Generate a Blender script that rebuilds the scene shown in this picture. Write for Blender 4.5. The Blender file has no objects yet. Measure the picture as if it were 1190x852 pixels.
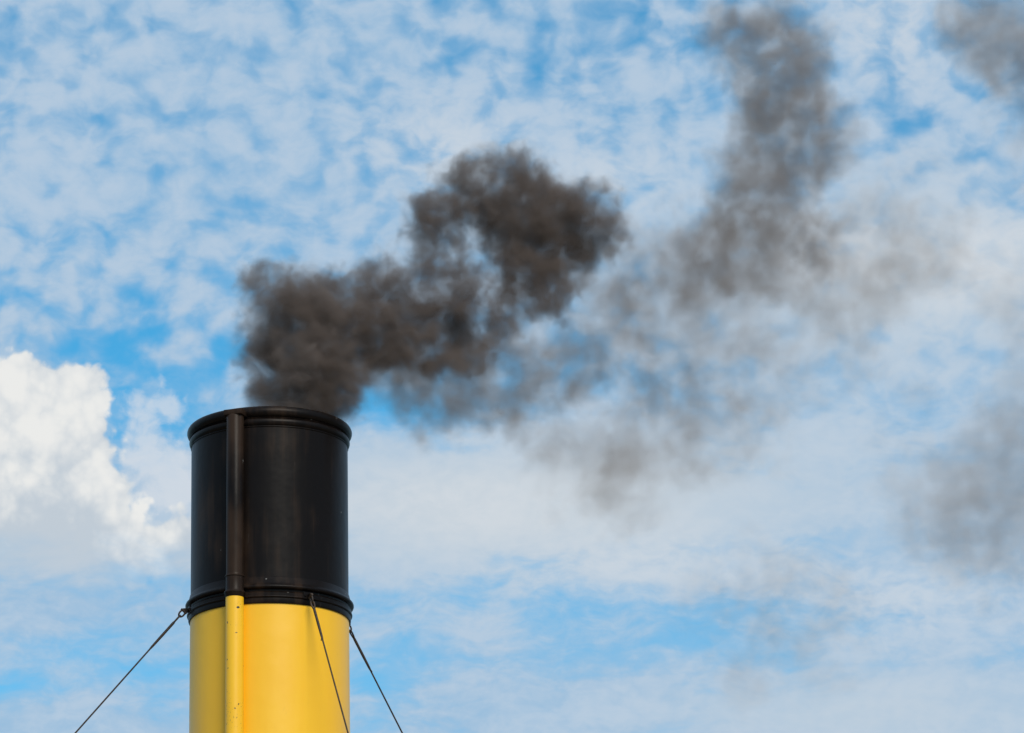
import bpy, bmesh, math, random
from mathutils import Vector, Matrix, noise as mnoise

random.seed(7)
scene = bpy.context.scene
COL = scene.collection
R = math.radians

# ------------------------------------------------------------------ camera
FPX, PX0, PY0, PW = 4846.0, 313.3, 426.0, 1190.0
PITCH = R(17.8)
EYE = Vector((0, -33.24, 1.7))
cd = bpy.data.cameras.new('camera')
cam = bpy.data.objects.new('camera', cd)
COL.objects.link(cam)
cam.location = EYE
cam.rotation_euler = (R(90) + PITCH, 0, 0)
cd.sensor_width = 36
cd.sensor_fit = 'HORIZONTAL'
cd.lens = 36 * FPX / PW
cd.shift_x = (PW / 2 - PX0) / PW
cd.clip_start = 0.5
cd.clip_end = 30000
scene.camera = cam

FWD = Vector((0, math.cos(PITCH), math.sin(PITCH)))
UPV = Vector((0, -math.sin(PITCH), math.cos(PITCH)))


def ray(px, py):
    return (FWD + Vector((1, 0, 0)) * ((px - PX0) / FPX) + UPV * ((PY0 - py) / FPX)).normalized()


def at(px, py, y):
    d = ray(px, py)
    return EYE + d * ((y - EYE.y) / d.y)


def azel(px, py):
    d = ray(px, py)
    return math.degrees(math.atan2(d.x, d.y)), math.degrees(math.asin(d.z))


def zf(py, rad):                      # height of a point seen on the funnel's front
    return at(PX0, py, -rad).z


MPP = 0.65 / 91.5                     # metres per photo pixel at the funnel
PPD = FPX * R(1)                      # photo pixels per degree


# ------------------------------------------------------------------ node helpers
class S:
    """a socket with arithmetic"""
    def __init__(self, nt, sock):
        self.nt, self.s = nt, sock

    def _put(self, node, i, v):
        if isinstance(v, S):
            self.nt.links.new(v.s, node.inputs[i])
        else:
            node.inputs[i].default_value = v

    def m(self, op, b=None, c=None, clamp=False):
        n = self.nt.nodes.new('ShaderNodeMath')
        n.operation = op
        n.use_clamp = clamp
        self._put(n, 0, self)
        if b is not None:
            self._put(n, 1, b)
        if c is not None:
            self._put(n, 2, c)
        return S(self.nt, n.outputs[0])

    def v(self, op, b=None, c=None, out=0):
        n = self.nt.nodes.new('ShaderNodeVectorMath')
        n.operation = op
        self._put(n, 0, self)
        if b is not None:
            self._put(n, 1, b)
        if c is not None:
            self._put(n, 2, c)
        return S(self.nt, n.outputs[out])

    def __add__(self, o): return self.m('ADD', o)
    def __sub__(self, o): return self.m('SUBTRACT', o)
    def __mul__(self, o): return self.m('MULTIPLY', o)

    def smooth(self, lo, hi, a=0.0, b=1.0):
        n = self.nt.nodes.new('ShaderNodeMapRange')
        n.interpolation_type = 'SMOOTHSTEP'
        self._put(n, 0, self)
        n.inputs[1].default_value, n.inputs[2].default_value = lo, hi
        n.inputs[3].default_value, n.inputs[4].default_value = a, b
        return S(self.nt, n.outputs[0])

    def noise(self, scale, detail=4.0, rough=0.5, lac=2.0, color=False, off=(0, 0, 0), stretch=(1, 1, 1), dist=0.0):
        p = self.v('MULTIPLY_ADD', stretch, off)
        n = self.nt.nodes.new('ShaderNodeTexNoise')
        self.nt.links.new(p.s, n.inputs['Vector'])
        n.inputs['Scale'].default_value = scale
        n.inputs['Detail'].default_value = detail
        n.inputs['Roughness'].default_value = rough
        n.inputs['Lacunarity'].default_value = lac
        n.inputs['Distortion'].default_value = dist
        return S(self.nt, n.outputs[1 if color else 0])


def mixc(nt, fac, a, b):
    n = nt.nodes.new('ShaderNodeMix')
    n.data_type = 'RGBA'
    n.clamp_factor = True
    for i, v in ((0, fac), (6, a), (7, b)):
        if isinstance(v, S):
            nt.links.new(v.s, n.inputs[i])
        else:
            n.inputs[i].default_value = v if i == 0 else (*v[:3], 1)
    return S(nt, n.outputs[2])


# ------------------------------------------------------------------ sky
SUN_EL, SUN_AZ = 38.0, 161.0          # azimuth clockwise from +Y: behind the camera, to its right
world = bpy.data.worlds.new('World')
scene.world = world
world.use_nodes = True
nt = world.node_tree
nt.nodes.clear()
out = nt.nodes.new('ShaderNodeOutputWorld')
bg = nt.nodes.new('ShaderNodeBackground')
bg.inputs['Strength'].default_value = 0.1
nt.links.new(bg.outputs[0], out.inputs[0])
sky = nt.nodes.new('ShaderNodeTexSky')
sky.sky_type = 'NISHITA'
sky.sun_disc = False
sky.sun_elevation = R(SUN_EL)
sky.sun_rotation = R(SUN_AZ)
sky.air_density = 1.0
sky.dust_density = 0.2
sky.ozone_density = 3.0
tc = nt.nodes.new('ShaderNodeTexCoord')
sep = nt.nodes.new('ShaderNodeSeparateXYZ')
nt.links.new(tc.outputs['Generated'], sep.inputs[0])
dx, dy, dz = (S(nt, sep.outputs[i]) for i in range(3))
AZ = dx.m('ARCTAN2', dy) * (180 / math.pi)
EL = dz.m('ARCSINE') * (180 / math.pi)
cmb = nt.nodes.new('ShaderNodeCombineXYZ')
nt.links.new(AZ.s, cmb.inputs[0])
nt.links.new(EL.s, cmb.inputs[1])
P0 = S(nt, cmb.outputs[0])            # (azimuth, elevation) in degrees


def warp(P, scale, amp, off, detail=2.0):
    c = P.noise(scale, detail, 0.5, color=True, off=off)
    c = c.v('SUBTRACT', (0.5, 0.5, 0.5)).v('MULTIPLY', (amp, amp, 0))
    return P.v('ADD', c)


PW1 = warp(P0, 1.1, 0.45, (3.1, 7.7, 0))
PW2 = warp(PW1, 3.6, 0.10, (13.1, 1.7, 2.0), 2.0)


def bumps(P, items):
    """sum of soft patches: (px, py, rx, ry, weight) in photo pixels, turned into sky directions"""
    acc = None
    for px, py, rx, ry, w in items:
        a, e = azel(px, py)
        su, sv = PPD / rx, PPD / ry
        d = P.v('MULTIPLY_ADD', (su, sv, 0), (-a * su, -e * sv, 0))
        d = d.v('DOT_PRODUCT', d, out=1)
        g = S(nt, d.s)
        pw = nt.nodes.new('ShaderNodeMath')
        pw.operation = 'POWER'
        pw.inputs[0].default_value = math.exp(-1)
        nt.links.new(g.s, pw.inputs[1])
        g = S(nt, pw.outputs[0])
        acc = g.m('MULTIPLY', w) if acc is None else g.m('MULTIPLY_ADD', w, acc)
    return acc


# how much the broken cloud sheet closes (+) or opens (-) here and there
COVER = [
    (770, 40, 70, 45, -.14), (690, 75, 60, 50, -.08), (1050, 120, 50, 40, -.16), (860, 5, 60, 30, -.12),
    (60, 320, 170, 60, -.05), (200, 395, 140, 50, -.10), (250, 440, 50, 50, -.14), (150, 465, 50, 70, -.20), (215, 510, 40, 60, -.16), (135, 440, 40, 60, -.14),
    (460, 480, 110, 36, -.24), (600, 430, 160, 60, -.14), (740, 430, 90, 50, -.10), (1070, 470, 70, 60, -.10),
    (880, 738, 180, 34, -.20), (620, 705, 200, 42, -.13), (90, 765, 140, 42, -.15), (430, 790, 70, 60, -.18),
    (950, 160, 60, 70, -.12), (540, 50, 60, 60, -.06), (70, 130, 60, 40, -.06), (1180, 200, 50, 60, -.10),
    (470, 570, 300, 55, .26), (1000, 320, 300, 90, .17), (800, 610, 340, 70, .15), (1150, 640, 160, 130, .16), (1150, 310, 90, 50, .10),
    (1000, 840, 320, 50, .16), (560, 830, 200, 40, .12), (120, 850, 160, 26, .2), (30, 710, 130, 28, .2),
    (330, 130, 260, 140, .05), (80, 210, 160, 50, .06), (720, 200, 110, 60, .08), (1040, 30, 90, 50, .10),
    (600, 330, 90, 60, .05),
]
cov = bumps(P0, COVER)
low = EL.smooth(azel(600, 560)[1], azel(600, 380)[1], 1.0, 0.0)        # the sheet flattens into bands towards the horizon
n1a = PW2.noise(2.15, 2.6, 0.40, off=(0, 0, 1.3), stretch=(0.9, 1.15, 1))
n1b = PW1.noise(1.6, 6.0, 0.56, off=(4, 3, 8.3), stretch=(0.42, 1.25, 1))
n1 = n1a + (n1b - n1a) * low
n2 = P0.noise(0.55, 3.0, 0.5, off=(5.2, 1.1, 4.0), stretch=(0.7, 1.3, 1))
n3 = PW1.noise(5.0, 5.0, 0.55, off=(2.2, 9.1, 7.0), stretch=(0.8, 1.2, 1))
sheet = (n1 * 0.95) + (n2 * 0.20) + (n3 * 0.17) + cov
a_sheet = sheet.smooth(0.27, 0.75)
# whitish veil that thins the blue itself
veil = bumps(P0, [(150, 120, 400, 160, .14), (1100, 450, 420, 330, .30), (600, 780, 700, 110, .28), (150, 620, 250, 120, .25)])
clear = S(nt, sky.outputs[0]).v('MULTIPLY', (0.36, 1.28, 1.42))
blue = mixc(nt, veil, clear, (3.6, 5.0, 6.6))
bright = (n1 * 0.45 + n3 * 0.3 + n2 * 0.25).smooth(0.38, 0.64)
ccol = mixc(nt, bright, (3.3, 5.1, 7.05), (4.75, 5.95, 7.3))
greyw = bumps(P0, [(520, 590, 320, 80, .8), (1060, 320, 280, 120, .8), (800, 570, 330, 100, .5), (1000, 830, 260, 60, .6)])
ccol = mixc(nt, greyw, ccol, (5.9, 6.5, 7.05))
whitew = bumps(P0, [(1150, 305, 120, 55, .8), (975, 290, 70, 45, .55), (540, 585, 170, 45, .7), (760, 650, 180, 40, .5), (1060, 690, 160, 50, .45), (1040, 30, 80, 60, .5), (520, 170, 90, 50, .5), (700, 210, 80, 50, .45)])
ccol = mixc(nt, whitew * (n3 * 0.5 + n1 * 0.5).smooth(0.36, 0.62, 0.25, 1.0), ccol, (6.9, 7.2, 7.5))
c1 = mixc(nt, a_sheet * 0.95, blue, ccol)

# heaped cloud low on the left
HEAP = [(15, 468, 60), (68, 468, 54), (92, 462, 42), (40, 440, 30), (96, 500, 40), (98, 535, 42), (0, 520, 95), (60, 540, 84), (100, 590, 62),
        (150, 635, 52), (60, 620, 100), (205, 640, 52), (0, 640, 100)]


def heap(P, items):
    acc = None
    for px, py, r in items:
        a, e = azel(px, py)
        s = PPD / r
        d = P.v('MULTIPLY_ADD', (s, s, 0), (-a * s, -e * s, 0))
        d = d.v('LENGTH', out=1)
        h = d.m('MULTIPLY_ADD', -r / 60.0, r / 60.0)
        acc = h if acc is None else acc.m('SMOOTH_MAX', h, 0.12)
    return acc


Ph = warp(warp(P0, 1.6, 0.35, (1.1, 4.4, 3), 2.0), 5.0, 0.13, (8.1, 2.4, 9), 4.0)
hn = Ph.noise(4.0, 6.0, 0.55, off=(0.4, 2.2, 5))


def lobes(P, scale, off):
    n = nt.nodes.new('ShaderNodeTexVoronoi')
    n.feature = 'SMOOTH_F1'
    n.voronoi_dimensions = '2D'
    n.inputs['Scale'].default_value = scale
    n.inputs['Smoothness'].default_value = 0.35
    q = P.v('ADD', off)
    nt.links.new(q.s, n.inputs['Vector'])
    return S(nt, n.outputs['Distance']).m('MULTIPLY_ADD', -1.0, 0.5)


Pl = warp(P0, 2.5, 0.16, (2.0, 5.0, 1.0), 3.0)
lob = lobes(Pl, 2.6, (0.3, 0.2, 0)) * 0.55 + lobes(Pl, 6.5, (1.3, 0.7, 0)) * 0.26
h1 = heap(Ph, HEAP) + (hn - 0.5) * 0.32 + lob * 0.62 - 0.06
base = (EL + (n1b - 0.5) * 0.8).smooth(azel(0, 715)[1], azel(0, 610)[1])
a_heap = h1.smooth(-0.03, 0.17) * base
hb = Ph.noise(1.7, 4.0, 0.5, off=(6.1, 3.2, 2))
lit = heap(P0, [(10, 450, 62), (70, 455, 56), (105, 480, 48), (45, 495, 56), (118, 540, 34), (165, 605, 42), (15, 560, 30)]) + (hb - 0.5) * 1.7 + (hn - 0.5) * 0.8 + lob * 1.6 - 0.15
hcol = mixc(nt, lit.smooth(-0.75, 0.85), (5.3, 6.0, 6.7), (8.3, 8.35, 8.2))
h2 = heap(Ph, [(168, 488, 34), (192, 478, 30), (170, 530, 40), (200, 560, 50)]) + (hn - 0.5) * 1.0
c2 = mixc(nt, (h2 + lob * 0.8).smooth(-0.05, 0.55) * 0.68, c1, (6.8, 7.25, 7.8))
c3 = mixc(nt, a_heap, c2, hcol)
nt.links.new(c3.s, bg.inputs['Color'])
world.cycles.sampling_method = 'MANUAL'
world.cycles.sample_map_resolution = 1024

# ------------------------------------------------------------------ sun (veiled by thin cloud)
ld = bpy.data.lights.new('sun', 'SUN')
ld.energy = 2.9
ld.angle = R(28)
ld.color = (1.0, 0.93, 0.82)
sun = bpy.data.objects.new('sun', ld)
COL.objects.link(sun)
sd = Vector((math.sin(R(SUN_AZ)) * math.cos(R(SUN_EL)), math.cos(R(SUN_AZ)) * math.cos(R(SUN_EL)), math.sin(R(SUN_EL))))
sun.rotation_euler = sd.to_track_quat('Z', 'Y').to_euler()
sun.location = (8, -12, 30)

# ------------------------------------------------------------------ exposure and render settings
scene.view_settings.view_transform = 'Standard'
scene.view_settings.look = 'None'
scene.view_settings.exposure = 0.0
scene.view_settings.gamma = 1.0
scene.view_settings.use_curve_mapping = False
cy = scene.cycles
cy.volume_step_rate = 2.0
cy.volume_max_steps = 512
cy.volume_bounces = 2
cy.max_bounces = 8
cy.use_denoising = True


# ------------------------------------------------------------------ mesh helpers
def link(name, bm, mat, parent=None, smooth=True, sharp=35):
    me = bpy.data.meshes.new(name)
    bmesh.ops.recalc_face_normals(bm, faces=bm.faces[:])
    for e in bm.edges:
        if len(e.link_faces) == 2 and e.calc_face_angle(0) > R(sharp):
            e.smooth = False
    for f in bm.faces:
        f.smooth = smooth
    bm.to_mesh(me)
    bm.free()
    o = bpy.data.objects.new(name, me)
    COL.objects.link(o)
    me.materials.append(mat)
    if parent is not None:
        o.parent = parent
        o.matrix_parent_inverse = Matrix.Translation(-parent.location)
    return o


def empty(name, loc):
    o = bpy.data.objects.new(name, None)
    COL.objects.link(o)
    o.location = loc
    o.empty_display_size = 0.3
    return o


def tag(o, label=None, cat=None, group=None, kind=None):
    for k, v in (('label', label), ('category', cat), ('group', group), ('kind', kind)):
        if v:
            o[k] = v


def lathe(bm, prof, cx=0.0, cy_=0.0, seg=128, closed=True):
    """spin a (radius, z) outline about a vertical axis"""
    rings = []
    for r, z in prof:
        rings.append([bm.verts.new((cx + r * math.sin(2 * math.pi * i / seg), cy_ - r * math.cos(2 * math.pi * i / seg), z)) for i in range(seg)])
    n = len(rings)
    for k in range(n if closed else n - 1):
        a, b = rings[k], rings[(k + 1) % n]
        for i in range(seg):
            j = (i + 1) % seg
            bm.faces.new((a[i], a[j], b[j], b[i]))
    return rings


def arc(rc, zc, rad, a0, a1, n=6):
    """points of a rounded moulding: centre (rc, zc), angles in degrees, 0 = outwards, 90 = up"""
    return [(rc + rad * math.cos(R(a0 + (a1 - a0) * i / n)), zc + rad * math.sin(R(a0 + (a1 - a0) * i / n))) for i in range(n + 1)]


def tube(bm, pts, rad, seg=10, cap=True):
    pts = [Vector(p) for p in pts]
    rads = rad if isinstance(rad, (list, tuple)) else [rad] * len(pts)
    rings = []
    up = None
    for k, p in enumerate(pts):
        t = (pts[min(k + 1, len(pts) - 1)] - pts[max(k - 1, 0)]).normalized()
        if up is None:
            up = t.orthogonal().normalized()
        up = (up - t * up.dot(t)).normalized()
        sd_ = t.cross(up)
        rings.append([bm.verts.new(p + (up * math.cos(2 * math.pi * i / seg) + sd_ * math.sin(2 * math.pi * i / seg)) * rads[k]) for i in range(seg)])
    for k in range(len(rings) - 1):
        for i in range(seg):
            j = (i + 1) % seg
            bm.faces.new((rings[k][i], rings[k][j], rings[k + 1][j], rings[k + 1][i]))
    if cap:
        bm.faces.new(rings[0][::-1])
        bm.faces.new(rings[-1])


def loop_tube(bm, pts, rad, seg=10):
    pts = [Vector(p) for p in pts]
    n = len(pts)
    nrm = (pts[1] - pts[0]).cross(pts[n // 3] - pts[0]).normalized()
    rings = []
    for k in range(n):
        t = (pts[(k + 1) % n] - pts[k - 1]).normalized()
        sd_ = t.cross(nrm).normalized()
        rings.append([bm.verts.new(pts[k] + (nrm * math.cos(2 * math.pi * i / seg) + sd_ * math.sin(2 * math.pi * i / seg)) * rad) for i in range(seg)])
    for k in range(n):
        a, b = rings[k], rings[(k + 1) % n]
        for i in range(seg):
            j = (i + 1) % seg
            bm.faces.new((a[i], a[j], b[j], b[i]))


def box(bm, c, size, rot=None, bevel=0.0):
    m = Matrix.Translation(Vector(c)) @ (rot.to_4x4() if rot else Matrix.Identity(4)) @ Matrix.Diagonal((*size, 1))
    r = bmesh.ops.create_cube(bm, size=1.0, matrix=m)
    if bevel:
        es = {e for v in r['verts'] for e in v.link_edges}
        bmesh.ops.bevel(bm, geom=list(es), offset=bevel, segments=2, affect='EDGES', profile=0.5)


# ------------------------------------------------------------------ materials
def paint(name, build):
    m = bpy.data.materials.new(name)
    m.use_nodes = True
    t = m.node_tree
    b = t.nodes['Principled BSDF']
    geo = t.nodes.new('ShaderNodeNewGeometry')
    build(t, b, S(t, geo.outputs['Position']))
    return m


def setin(t, node, name, v):
    if isinstance(v, S):
        t.links.new(v.s, node.inputs[name])
    else:
        node.inputs[name].default_value = v


def bump(t, b, h, dist, strength=1.0):
    n = t.nodes.new('ShaderNodeBump')
    n.inputs['Distance'].default_value = dist
    n.inputs['Strength'].default_value = strength
    t.links.new(h.s, n.inputs['Height'])
    t.links.new(n.outputs[0], b.inputs['Normal'])


def black_build(t, b, P):
    big = P.noise(1.6, 4, 0.55, stretch=(1, 1, 0.55))
    streak = P.noise(16.0, 4, 0.6, stretch=(1, 1, 0.05))
    fine = P.noise(60.0, 4, 0.6)
    wear = (big * 0.76 + streak * 0.33).smooth(0.50, 0.72)
    col = mixc(t, wear, (0.0060, 0.0042, 0.0037), (0.034, 0.0195, 0.0120))
    scr = (P.noise(26.0, 3, 0.5, stretch=(1, 1, 0.09), off=(3, 1, 2)).smooth(0.69, 0.74)) * (P.noise(3.0, 2, 0.5, off=(7, 7, 1)).smooth(0.52, 0.62))
    col = mixc(t, scr * 0.35, col, (0.09, 0.082, 0.08))
    chip = P.noise(19.0, 1.0, 0.3, off=(11, 3, 5)).smooth(0.80, 0.82)
    col = mixc(t, chip * 0.7, col, (0.20, 0.19, 0.18))
    setin(t, b, 'Base Color', col)
    setin(t, b, 'Roughness', (big * 0.22 + streak * 0.16) + 0.18)
    b.inputs['Specular IOR Level'].default_value = 0.10
    bump(t, b, P.noise(3.0, 3, 0.5) + fine * 0.02 + streak * 0.06, 0.02, 0.35)


def yellow_build(t, b, P, base=(0.92, 0.510, 0.012), other=(0.90, 0.475, 0.010), specks=False):
    big = P.noise(1.3, 4, 0.55, stretch=(1, 1, 0.6))
    streak = P.noise(11.0, 5, 0.6, stretch=(1, 1, 0.06))
    col = mixc(t, (big * 0.6 + streak * 0.4).smooth(0.36, 0.66), other, base)
    grime = (P.noise(24.0, 5, 0.65, off=(1, 5, 3), stretch=(1, 1, 0.5)) * 0.7 + big * 0.3).smooth(0.56, 0.74)
    col = mixc(t, grime * 0.15, col, (0.42, 0.24, 0.03))
    if specks:
        zone = P.noise(5.0, 2, 0.5, off=(2, 2, 0.6)).smooth(0.45, 0.6)
        sp = P.noise(75.0, 2.0, 0.5, off=(4, 4, 4)).smooth(0.645, 0.69) * zone
        col = mixc(t, sp * 0.75, col, (0.17, 0.10, 0.02))
        dot = P.noise(34.0, 0.0, 0.5, off=(6, 1, 8)).smooth(0.80, 0.83)
        col = mixc(t, dot, col, (0.03, 0.025, 0.02))
    setin(t, b, 'Base Color', col)
    setin(t, b, 'Roughness', (big * 0.25 + streak * 0.1) + 0.22)
    b.inputs['Specular IOR Level'].default_value = 0.45
    bump(t, b, P.noise(2.6, 3, 0.5) + P.noise(70.0, 3, 0.6) * 0.015 + streak * 0.03, 0.02, 0.3)


def wire_build(t, b, P):
    setin(t, b, 'Base Color', mixc(t, P.noise(30.0, 3, 0.6).smooth(0.35, 0.65), (0.018, 0.012, 0.009), (0.050, 0.028, 0.016)))
    b.inputs['Roughness'].default_value = 0.6
    b.inputs['Metallic'].default_value = 0.25
    bump(t, b, P.noise(160.0, 2, 0.5), 0.004, 0.5)


def wood_build(t, b, P):
    setin(t, b, 'Base Color', mixc(t, P.noise(4.0, 5, 0.6, stretch=(0.05, 4, 1)).smooth(0.3, 0.7), (0.20, 0.13, 0.08), (0.33, 0.24, 0.15)))
    b.inputs['Roughness'].default_value = 0.7


def white_build(t, b, P):
    setin(t, b, 'Base Color', mixc(t, P.noise(2.0, 4, 0.6).smooth(0.3, 0.7), (0.74, 0.74, 0.72), (0.80, 0.80, 0.79)))
    b.inputs['Roughness'].default_value = 0.4


def water_build(t, b, P):
    setin(t, b, 'Base Color', (0.03, 0.07, 0.075, 1))
    b.inputs['Roughness'].default_value = 0.08
    bump(t, b, P.noise(0.6, 5, 0.55, stretch=(1, 0.5, 1)), 0.4, 0.6)


M_BLACK = paint('black_paint', black_build)
M_YEL = paint('yellow_paint', yellow_build)
M_YPIPE = paint('yellow_pipe_paint', lambda t, b, P: yellow_build(t, b, P, (0.93, 0.52, 0.014), (0.90, 0.48, 0.012), True))
M_WIRE = paint('tarred_wire', wire_build)
M_WOOD = paint('deck_wood', wood_build)
M_WHITE = paint('white_paint', white_build)
M_WATER = paint('lake_water', water_build)

# ------------------------------------------------------------------ setting below the picture: water and the deck that carries the funnel
DECK = 5.4
bm = bmesh.new()
bmesh.ops.create_circle(bm, cap_ends=True, segments=64, radius=9000)
w = link('water', bm, M_WATER, smooth=False)
tag(w, kind='structure')

bm = bmesh.new()
half = [(-26, 0.3), (-24, 2.6), (-18, 4.6), (-8, 5.6), (6, 5.8), (16, 5.0), (23, 3.0), (27, 0.2)]
loop = [(x, -y) for x, y in half] + [(x, y) for x, y in reversed(half)]
lo = [bm.verts.new((x * 0.97, y * 0.9, -0.6)) for x, y in loop]
hi = [bm.verts.new((x, y, DECK)) for x, y in loop]
for i in range(len(loop)):
    j = (i + 1) % len(loop)
    bm.faces.new((lo[i], lo[j], hi[j], hi[i]))
bm.faces.new(hi)
dk = link('deck', bm, M_WHITE, smooth=False)
dk.data.materials.append(M_WOOD)
for p in dk.data.polygons:
    if p.normal.z > 0.9:
        p.material_index = 1
tag(dk, kind='structure')

# ------------------------------------------------------------------ the funnel
RB = 0.65
k = MPP
fun = empty('ship_funnel', (0, 0, DECK))
tag(fun, 'tall cylindrical ship funnel with yellow lower part and black smoking top', 'funnel')

Z_YEL = zf(701.0, 0.653)              # where yellow meets the band
Z_LIP = zf(683.0, 0.69)               # underside of the flange lip
Z_RIM0 = zf(497.0, RB)                # lower edge of the rim mouldings
Z_TOP = zf(470.4, 0.683)

# yellow lower casing
bm = bmesh.new()
lathe(bm, [(0.665, DECK + 0.0), (0.653, Z_YEL + 0.05), (0.60, Z_YEL + 0.05), (0.61, DECK)], seg=160)
link('lower_casing', bm, M_YEL, fun)
bm = bmesh.new()
lathe(bm, [(0.80, DECK + 0.003), (0.80, DECK + 0.10), (0.70, DECK + 0.14), (0.668, DECK + 0.16), (0.668, DECK + 0.003)], seg=96)
link('base_flange', bm, M_YEL, fun)

# black upper casing (open at the top, hollow), with a faint lap seam
zb = Z_YEL + 0.06
ztop = Z_TOP - 0.02
bm = bmesh.new()
lathe(bm, [(RB, zb), (RB, zb + 0.4), (RB, zb + 0.9), (RB, zb + 1.3), (RB, ztop), (RB - 0.035, ztop), (RB - 0.035, zb)], seg=160)
link('upper_casing', bm, M_BLACK, fun)

# rim: fat rolled lip over a second, slimmer moulding
r1 = 0.048
zc1 = Z_TOP - r1
r2 = 0.040
zc2 = zc1 - r1 * 0.95 - r2 * 0.95
bm = bmesh.new()
prof = [(RB - 0.05, zc1 - 0.02)] + [(RB - 0.05, Z_TOP - 0.012), (RB - 0.03, Z_TOP)]
prof += arc(0.6865 - r1, zc1, r1, 88, -70, 10)
prof += [(RB + 0.012, zc1 - r1 - 0.006)]
prof += arc(0.668 - r2, zc2, r2, 60, -65, 8)
prof += [(RB + 0.006, zc2 - r2 - 0.004), (RB + 0.001, zc2 - r2 - 0.008)]
lathe(bm, prof, seg=160)
link('rim', bm, M_BLACK, fun, sharp=50)

# band: sloping flange with a lip, a groove, then a lower hoop
bm = bmesh.new()
zt = zf(671.0, RB)
prof = [(RB + 0.001, zt + 0.008), (RB + 0.006, zt)]
prof += [(0.668, Z_LIP + 0.052)]
prof += arc(0.676, Z_LIP + 0.017, 0.0175, 60, -80, 6)
prof += [(0.662, Z_LIP - 0.006), (0.660, Z_LIP - 0.020)]
za = zf(688.5, 0.67)
prof += [(0.668, Z_LIP - 0.026), (0.675, za), ]
zh = zf(692.5, 0.675)
prof += arc(0.672, zh, 0.0085, 80, -70, 6)
prof += [(0.668, zh - 0.012), (0.669, Z_YEL + 0.014), (0.664, Z_YEL + 0.001), (0.654, Z_YEL - 0.001), (0.652, Z_YEL + 0.02)]
lathe(bm, prof, seg=160)
link('band', bm, M_BLACK, fun, sharp=40)

# steam pipe up the front
pr = 10.3 * k
pa = math.asin(-39.6 * k / (RB + pr + 0.010))
pcx, pcy = (RB + pr + 0.010) * math.sin(pa), -(RB + pr + 0.010) * math.cos(pa)


def zp(py):
    return at(PX0 - 39.5, py, pcy - pr).z


pipe = empty('steam_pipe', (pcx, pcy, DECK))
pipe.parent = fun
pipe.matrix_parent_inverse = Matrix.Translation(-fun.location)


def sub(name, bm, mat):
    o = link(name, bm, mat)
    o.parent = pipe
    o.matrix_parent_inverse = Matrix.Translation(-Vector((pcx, pcy, DECK)))
    return o


bm = bmesh.new()
lathe(bm, [(pr + 0.004, DECK), (pr, zp(692)), (pr, zp(690)), (pr - 0.012, zp(690)), (pr - 0.010, DECK)], pcx, pcy, 48)
sub('lower_pipe', bm, M_YPIPE)
bm = bmesh.new()
q = pr * 0.96
lathe(bm, [(q, zp(685)), (q, zp(600)), (q, zp(482)), (q * 0.9, zp(480)), (q * 0.3, zp(479.5)), (0.001, zp(479.5)), (0.001, zp(685))], pcx, pcy, 48)
sub('upper_pipe', bm, M_BLACK)
bm = bmesh.new()
zz = zp(667.5)
lathe(bm, [(q + 0.001, zz + 0.02)] + arc(q + 0.002, zz, 0.008, 80, -80, 6) + [(q + 0.003, zz - 0.02), (q + 0.004, zp(683)),
      ] + arc(q + 0.006, zp(686.5), 0.012, 75, -50, 6) + [(pr + 0.006, zp(691.3)), (pr + 0.001, zp(692)), (q - 0.01, zp(691)), (q - 0.01, zz + 0.02)], pcx, pcy, 48)
sub('coupling', bm, M_BLACK)
rot = Matrix.Rotation(pa, 3, 'Z')
bm = bmesh.new()
nrm = Vector((math.sin(pa), -math.cos(pa), 0))
c0 = Vector((0, 0, zp(477.5))) + nrm * (RB + pr * 0.85)
box(bm, c0, (pr * 2.15, pr * 2.3, 6.5 * k), rot, 0.006)
sub('top_bracket', bm, M_BLACK)

# ------------------------------------------------------------------ guy wires
def eye(angle, py):
    """eye bracket bolted to the band at an angle (degrees to the right of the front)"""
    a = R(angle)
    n = Vector((math.sin(a), -math.cos(a), 0))
    t = Vector((math.cos(a), math.sin(a), 0))
    z = Z_LIP - 0.045
    c = n * 0.665 + Vector((0, 0, z))
    bm = bmesh.new()
    rotm = Matrix((t, -n, (0, 0, 1))).transposed()
    box(bm, c + n * 0.006, (0.085, 0.016, 0.060), rotm, 0.004)
    box(bm, c + n * 0.034 + Vector((0, 0, -0.004)), (0.016, 0.050, 0.036), rotm, 0.005)
    for s in (-1, 1):
        m = Matrix.Translation(c + n * 0.016 + t * (0.030 * s)) @ rotm.to_4x4() @ Matrix.Rotation(R(90), 4, 'X')
        bmesh.ops.create_cone(bm, cap_ends=True, segments=6, radius1=0.010, radius2=0.009, depth=0.012, matrix=m)
    link('eye_bracket', bm, M_BLACK, fun, smooth=False)
    return c + n * 0.052 + Vector((0, 0, -0.012)), n


def project(P):
    d = P - EYE
    f = d.dot(FWD)
    return PX0 + d.x / f * FPX, PY0 - d.dot(UPV) / f * FPX


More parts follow.
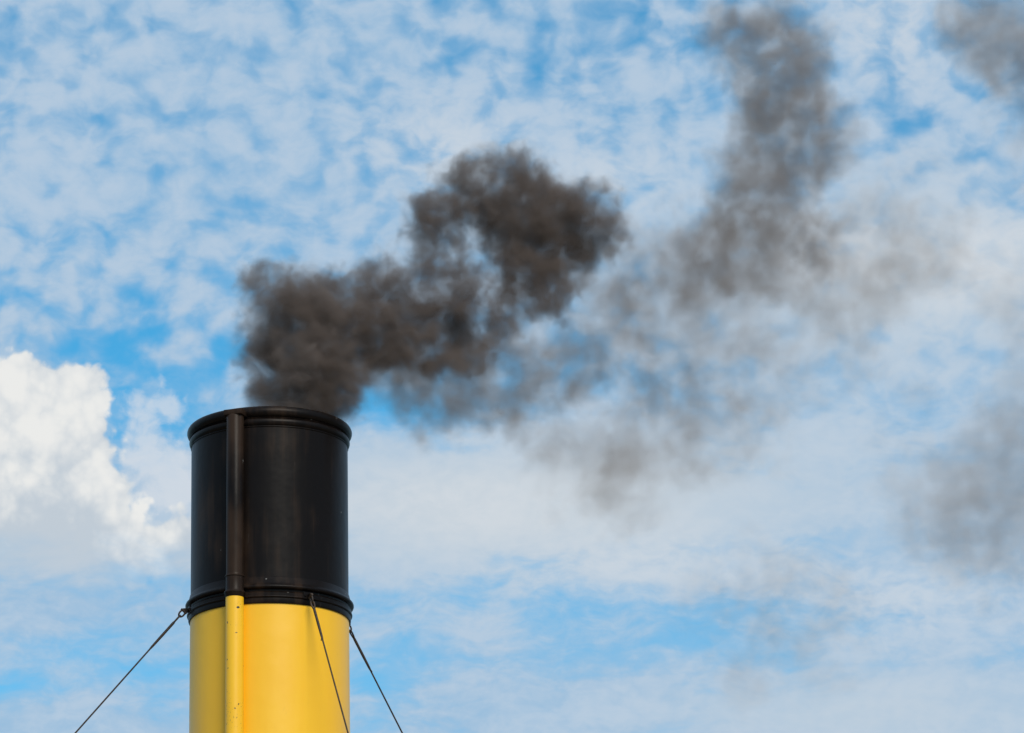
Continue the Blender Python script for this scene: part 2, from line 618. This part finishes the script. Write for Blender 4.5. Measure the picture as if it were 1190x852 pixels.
def guy(angle, slope, yend, label):
    """slope: photo direction (dx, dy) of the wire; yend: how far fore or aft it is made fast on the deck"""
    p0, n = eye(angle, 0)
    sx, sy = project(p0)
    lo_, hi_ = 100.0, 3000.0
    for _ in range(60):
        mid = (lo_ + hi_) / 2
        q_ = at(sx + slope[0] / slope[1] * mid, sy + mid, yend)
        if q_.z > DECK + 0.12:
            lo_ = mid
        else:
            hi_ = mid
    p1 = at(sx + slope[0] / slope[1] * lo_, sy + lo_, yend)
    d = (p1 - p0).normalized()
    g = empty('guy_wire', p0)
    tag(g, label, 'wire', 'guy wires bracing the funnel')
    side = d.cross(n).normalized()
    if side.length < 0.5:
        side = d.orthogonal().normalized()
    side2 = side.cross(d).normalized()
    # bow shackle through the bracket
    bm = bmesh.new()
    L = 0.058
    pts = []
    for i in range(20):
        a = 2 * math.pi * i / 20
        pts.append(p0 + d * (L * 0.42 - math.cos(a) * L * 0.56) + side2 * (math.sin(a) * 0.020))
    loop_tube(bm, pts, 0.0075, 8)
    tube(bm, [p0 - side2 * 0.030, p0 + side2 * 0.030], 0.010, 8)
    link('shackle', bm, M_WIRE, g)
    # thimble: tear-drop eye
    bm = bmesh.new()
    c = p0 + d * (L * 0.80)
    pts = []
    T = 0.085
    for i in range(28):
        a = 2 * math.pi * i / 28
        u = (1 - math.cos(a)) / 2
        wv = math.sin(a) * 0.021 * (1 - 0.62 * u)
        pts.append(c + d * (u * T) + side * wv)
    loop_tube(bm, pts, 0.007, 8)
    link('thimble', bm, M_WIRE, g)
    # served splice and the long wire, with a little sag
    bm = bmesh.new()
    s0 = c + d * (T - 0.01)
    tube(bm, [s0 + d * (0.30 * t) for t in (0, .1, .3, .5, .7, .9, 1)], [0.0105, 0.0118, 0.0112, 0.0118, 0.0108, 0.0100, 0.0075], 10)
    e0 = s0 + d * 0.285
    tube(bm, [e0 + side * 0.006, e0 + d * 0.02 + side * 0.013, e0 + d * 0.03 + side * 0.016], 0.0035, 6)
    link('splice', bm, M_WIRE, g)
    bm = bmesh.new()
    s1 = s0 + d * 0.27
    Ltot = (p1 - s1).length
    pts = []
    for i in range(41):
        t = i / 40
        pts.append(s1 + (p1 - s1) * t + Vector((0, 0, -0.016 * 4 * t * (1 - t))))
    tube(bm, pts, 0.0068, 10)
    link('cable', bm, M_WIRE, g)
    bm = bmesh.new()
    bmesh.ops.create_cone(bm, cap_ends=True, segments=16, radius1=0.07, radius2=0.05, depth=0.02, matrix=Matrix.Translation((p1.x, p1.y, DECK + 0.013)))
    loop_tube(bm, [Vector((p1.x + 0.04 * math.cos(a), p1.y, DECK + 0.07 + 0.055 * math.sin(a))) for a in [2 * math.pi * i / 20 for i in range(20)]], 0.011, 8)
    link('deck_ring', bm, M_WIRE, g, smooth=True)
    return g


guy(-78, (-125, 139), -0.3, 'dark wire stay sloping down to the left from the left side of the funnel band')
guy(27.5, (40.5, 147), -2.2, 'dark wire stay crossing the front of the yellow funnel casing')
guy(116, (58, 113), 2.0, 'dark wire stay sloping down to the right behind the right edge of the funnel')


# ------------------------------------------------------------------ smoke
def smoke_mat(name, sigma, color, aniso=0.1):
    m = bpy.data.materials.new(name)
    m.use_nodes = True
    t = m.node_tree
    t.nodes.clear()
    o = t.nodes.new('ShaderNodeOutputMaterial')
    v = t.nodes.new('ShaderNodeVolumePrincipled')
    v.inputs['Color'].default_value = (*color, 1)
    v.inputs['Density'].default_value = sigma
    v.inputs['Anisotropy'].default_value = aniso
    t.links.new(v.outputs[0], o.inputs['Volume'])
    return m


def make_smoke(name, label, blobs, voxel, mat, erode, thresh=0.25, grow=1.25, feather=False, mottle=0.5, flat=0.75, scale=2.6, w1=(1.8, 0.09), w2=(5.0, 0.06), rough=0.62, gain=1.6, cap=1.0, seed=0.0, floor_z=None):
    """blobs: (px, py, radius px, density[, y]) -> one density grid filled by a field"""
    rnd = random.Random(int(seed * 10) + 5)
    items = []
    for b in blobs:
        px, py, r, s = b[:4]
        y = b[4] if len(b) > 4 else rnd.uniform(-0.22, 0.22)
        items.append((at(px, py, y), r * k * grow, s))
    pad = (w1[1] + w2[1]) * 0.5
    TURN = R(27)                       # the grid stands askew to the view
    back = Matrix.Rotation(-TURN, 3, 'Z')
    loc = [(back @ p, r, s) for p, r, s in items]
    lo = Vector([min(p[i] - r for p, r, s in loc) - pad for i in range(3)])
    hi = Vector([max(p[i] + r for p, r, s in loc) + pad for i in range(3)])
    if floor_z is not None:
        lo.z = floor_z
    tree = bpy.data.node_groups.new(name + '_field', 'GeometryNodeTree')
    tree.interface.new_socket('Geometry', in_out='OUTPUT', socket_type='NodeSocketGeometry')
    go = tree.nodes.new('NodeGroupOutput')
    pos = tree.nodes.new('GeometryNodeInputPosition')
    vr = tree.nodes.new('ShaderNodeVectorRotate')
    vr.rotation_type = 'Z_AXIS'
    vr.inputs['Angle'].default_value = TURN
    tree.links.new(pos.outputs[0], vr.inputs['Vector'])
    P = S(tree, vr.outputs[0])

    def wv(Q, sc, amp, off):
        c = Q.noise(sc, 2.0, 0.5, color=True, off=off)
        return Q.v('ADD', c.v('SUBTRACT', (0.5, 0.5, 0.5)).v('MULTIPLY', (amp * 2, amp * 2, amp * 2)))
    Q = wv(wv(P, w1[0], w1[1], (seed, 2 + seed, 5)), w2[0], w2[1], (9 + seed, 1, 3))
    Q = wv(Q, 15.0, 0.022, (4, seed, 8))
    acc = None
    for c, r, s in items:
        iv = 1 / r
        iy = iv / flat
        d = Q.v('MULTIPLY_ADD', (iv, iy, iv), (-c.x * iv, -c.y * iy, -c.z * iv))
        d = d.v('DOT_PRODUCT', d, out=1)
        g = d.m('MULTIPLY_ADD', -1.0, 1.0, clamp=True)
        g = g.m('MULTIPLY', g)
        acc = g.m('MULTIPLY', s) if acc is None else g.m('MULTIPLY_ADD', s, acc)
    st = (1.0, 0.55, 1.0)
    na = Q.noise(scale, 3.0, 0.5, off=(seed * 1.7, seed, 4), stretch=st)
    nb = Q.noise(scale * 3.0, 6.0, rough, off=(seed, 3, seed * 2.1), stretch=st, dist=0.5)
    n = (na - 0.5) * 2.0 + (nb - 0.5) * 1.8
    d = (acc + n * erode - thresh).m('MAXIMUM', 0.0)
    d = d * acc.smooth(0.0, 0.25)                        # no smoke where there is none to tear
    if feather:
        d = d * d.smooth(0.0, 0.55, 0.22, 1.0)           # long thin fringes round a dense heart
    d = d.m('MINIMUM', cap) * gain
    nc = Q.noise(scale * 2.2, 4.0, 0.6, off=(2, seed * 3.3, 1), stretch=st, dist=0.3)
    d = d * nc.smooth(0.36, 0.62, mottle, 1.9 - mottle)
    vc = tree.nodes.new('GeometryNodeVolumeCube')
    tree.links.new(d.s, vc.inputs['Density'])
    vc.inputs['Min'].default_value = lo
    vc.inputs['Max'].default_value = hi
    for i, ax in enumerate('XYZ'):
        vc.inputs['Resolution ' + ax].default_value = max(8, int((hi[i] - lo[i]) / voxel))
    sm = tree.nodes.new('GeometryNodeSetMaterial')
    sm.inputs['Material'].default_value = mat
    tree.links.new(vc.outputs[0], sm.inputs[0])
    tree.links.new(sm.outputs[0], go.inputs[0])
    me = bpy.data.meshes.new(name)
    me.materials.append(mat)
    o = bpy.data.objects.new(name, me)
    COL.objects.link(o)
    o.rotation_euler = (0, 0, TURN)
    md = o.modifiers.new('density_field', 'NODES')
    md.node_group = tree
    tag(o, label, 'smoke', 'smoke from the funnel', 'stuff')
    return o


M_SMOKE = smoke_mat('soot_smoke', 9.5, (0.315, 0.257, 0.226))
M_THIN = smoke_mat('thin_smoke', 3.2, (0.44, 0.365, 0.32))
M_FAINT = smoke_mat('faint_smoke', 0.95, (0.52, 0.43, 0.37))

PLUME = [
    (340, 500, 60, 1.2, 0), (342, 470, 58, 1.1, 0), (348, 440, 64, 1.0), (368, 420, 62, .9), (342, 395, 58, 1.0), (372, 365, 60, 1.0), (348, 345, 52, .9),
    (322, 345, 48, .7), (306, 372, 44, .5), (298, 325, 40, .5), (318, 312, 34, .5), (402, 345, 54, .9), (432, 365, 50, .9), (455, 385, 48, .85),
    (415, 405, 50, .8), (392, 440, 50, .55), (475, 395, 46, .65), (535, 345, 44, 1.0), (528, 372, 38, .8), (500, 405, 50, .6), (545, 400, 44, .5),
    (480, 325, 46, .65), (450, 318, 42, .6), (505, 298, 40, .5), (500, 350, 36, .45), (520, 255, 44, .55), (490, 285, 36, .45),
    (560, 215, 52, .75), (526, 210, 44, .6), (600, 230, 56, .95), (622, 272, 68, 1.2), (645, 300, 58, .95), (618, 330, 52, .85),
    (645, 238, 52, .85), (578, 262, 50, .7), (660, 265, 48, .8), (692, 250, 52, .62), (704, 285, 46, .5), (712, 245, 40, .4), (600, 198, 46, .55), (560, 195, 40, .5),
    (642, 205, 46, .55), (648, 350, 44, .6), (600, 366, 50, .6), (566, 345, 40, .35), (570, 385, 46, .42), (560, 420, 46, .35), (500, 245, 44, .5), (485, 265, 40, .38), (680, 225, 40, .45), (600, 300, 40, .45),
    (455, 290, 40, .45), (470, 355, 44, .55), (510, 335, 40, .45), (505, 370, 40, .55), (440, 310, 40, .55), (560, 270, 50, .3), (530, 290, 60, .26), (550, 310, 50, .2), (392, 470, 44, .55), (385, 495, 46, .6), (405, 445, 44, .5), (440, 420, 46, .6), (470, 425, 46, .5), (505, 425, 44, .45), (540, 420, 44, .4), (304, 485, 40, .5), (312, 445, 46, .6), (300, 410, 44, .4),
]
STREAK = [(450, 440, 64, .6), (500, 440, 74, .7), (560, 430, 78, .75), (620, 420, 70, .7), (680, 408, 58, .7), (600, 480, 60, .55), (540, 480, 60, .45), (650, 460, 56, .5),
          (740, 435, 60, .6), (490, 475, 64, .4), (700, 370, 70, .4), (750, 345, 60, .45), (620, 510, 50, .5), (790, 450, 56, .4), (700, 320, 50, .35), (740, 290, 46, .35)]
COLUMN = [(830, 41, 52, .6), (858, 30, 60, .7), (905, 15, 60, .6), (904, 65, 62, 1.0), (922, 95, 60, 1.0), (888, 120, 62, 1.0), (905, 150, 64, 1.0),
          (945, 175, 56, .85), (882, 180, 56, .9), (930, 205, 54, .75), (863, 200, 52, .7), (888, 225, 54, .9), (960, 130, 56, .55), (972, 172, 52, .5), (945, 60, 50, .45),
          (917, 255, 56, .8), (850, 255, 52, .7), (802, 263, 52, .75), (843, 282, 58, .85), (822, 300, 54, .8), (806, 330, 54, .75), (937, 283, 56, .7),
          (890, 290, 60, .7), (980, 270, 50, .55), (800, 362, 44, .45), (870, 320, 56, .55), (930, 315, 50, .5)]
CORNER = [(1110, 25, 56, .75), (1135, 42, 60, .85), (1160, 62, 60, .8), (1180, 20, 66, .7), (1190, 85, 60, .7), (1205, 50, 66, .7), (1190, 150, 60, .5), (1150, 100, 50, .4), (1200, 210, 60, .35)]
SMUDGE = [(730, 540, 84, .9), (690, 515, 70, .7), (625, 520, 56, .65), (775, 505, 74, .7), (655, 560, 60, .5), (720, 590, 60, .55), (800, 560, 70, .4), (640, 480, 60, .5), (820, 470, 70, .45)]
EAST = [(1120, 580, 90, .8), (1095, 620, 70, .7), (1160, 550, 90, .8), (1195, 500, 90, .75), (1185, 600, 80, .65), (1130, 665, 60, .5), (1195, 660, 80, .45), (1190, 420, 90, .45),
        (880, 690, 110, .3), (1060, 480, 70, .3), (880, 750, 120, .26), (975, 735, 100, .26), (1190, 340, 80, .4), (1040, 560, 70, .4)]
LINK = [(735, 290, 70, .6), (760, 330, 80, .75), (720, 350, 80, .7), (700, 390, 80, .6), (770, 390, 80, .6), (820, 370, 80, .65), (880, 350, 90, .55), (940, 330, 90, .5), (1000, 300, 90, .45),
        (1060, 290, 90, .45), (1120, 300, 80, .4), (1000, 380, 80, .5), (960, 420, 80, .4), (1040, 350, 80, .4), (880, 430, 90, .5), (820, 470, 90, .55), (760, 450, 80, .6), (880, 520, 90, .4), (1020, 240, 70, .45), (1080, 220, 70, .4)]

make_smoke('smoke', 'dense sooty black smoke billowing straight out of the funnel mouth', PLUME, 0.014, M_SMOKE, 0.80, 0.26, mottle=.4, feather=True, seed=1.0, gain=1.05, floor_z=Z_TOP - 0.5)
make_smoke('smoke', 'thin dark veil of smoke trailing right below the dense billow', STREAK, 0.025, M_THIN, 0.9, 0.30, seed=2.0, cap=.8, gain=0.95, mottle=.4)
make_smoke('smoke', 'ragged upright column of brown grey smoke near the top of the sky', COLUMN, 0.02, M_THIN, 0.85, 0.32, seed=3.0, gain=0.85, mottle=.45, grow=1.35)
make_smoke('smoke', 'brownish wisp of smoke in the upper right corner of the sky', CORNER, 0.03, M_THIN, 0.75, 0.3, seed=4.0, cap=.8, gain=.7, mottle=.5)
make_smoke('smoke', 'faint tan smudge of smoke against the white cloud right of the funnel', SMUDGE, 0.03, M_FAINT, 1.0, 0.3, seed=5.0, gain=1.25, mottle=.4)
make_smoke('smoke', 'faint grey drifting smoke low along the right edge of the sky', EAST, 0.04, M_FAINT, 0.8, 0.2, seed=6.0, gain=1.05, mottle=.45)
make_smoke('smoke', 'pale tattered smoke haze drifting between the dense billow and the upright column', LINK, 0.035, M_FAINT, 0.95, 0.22, seed=7.0, gain=1.1, mottle=.35)
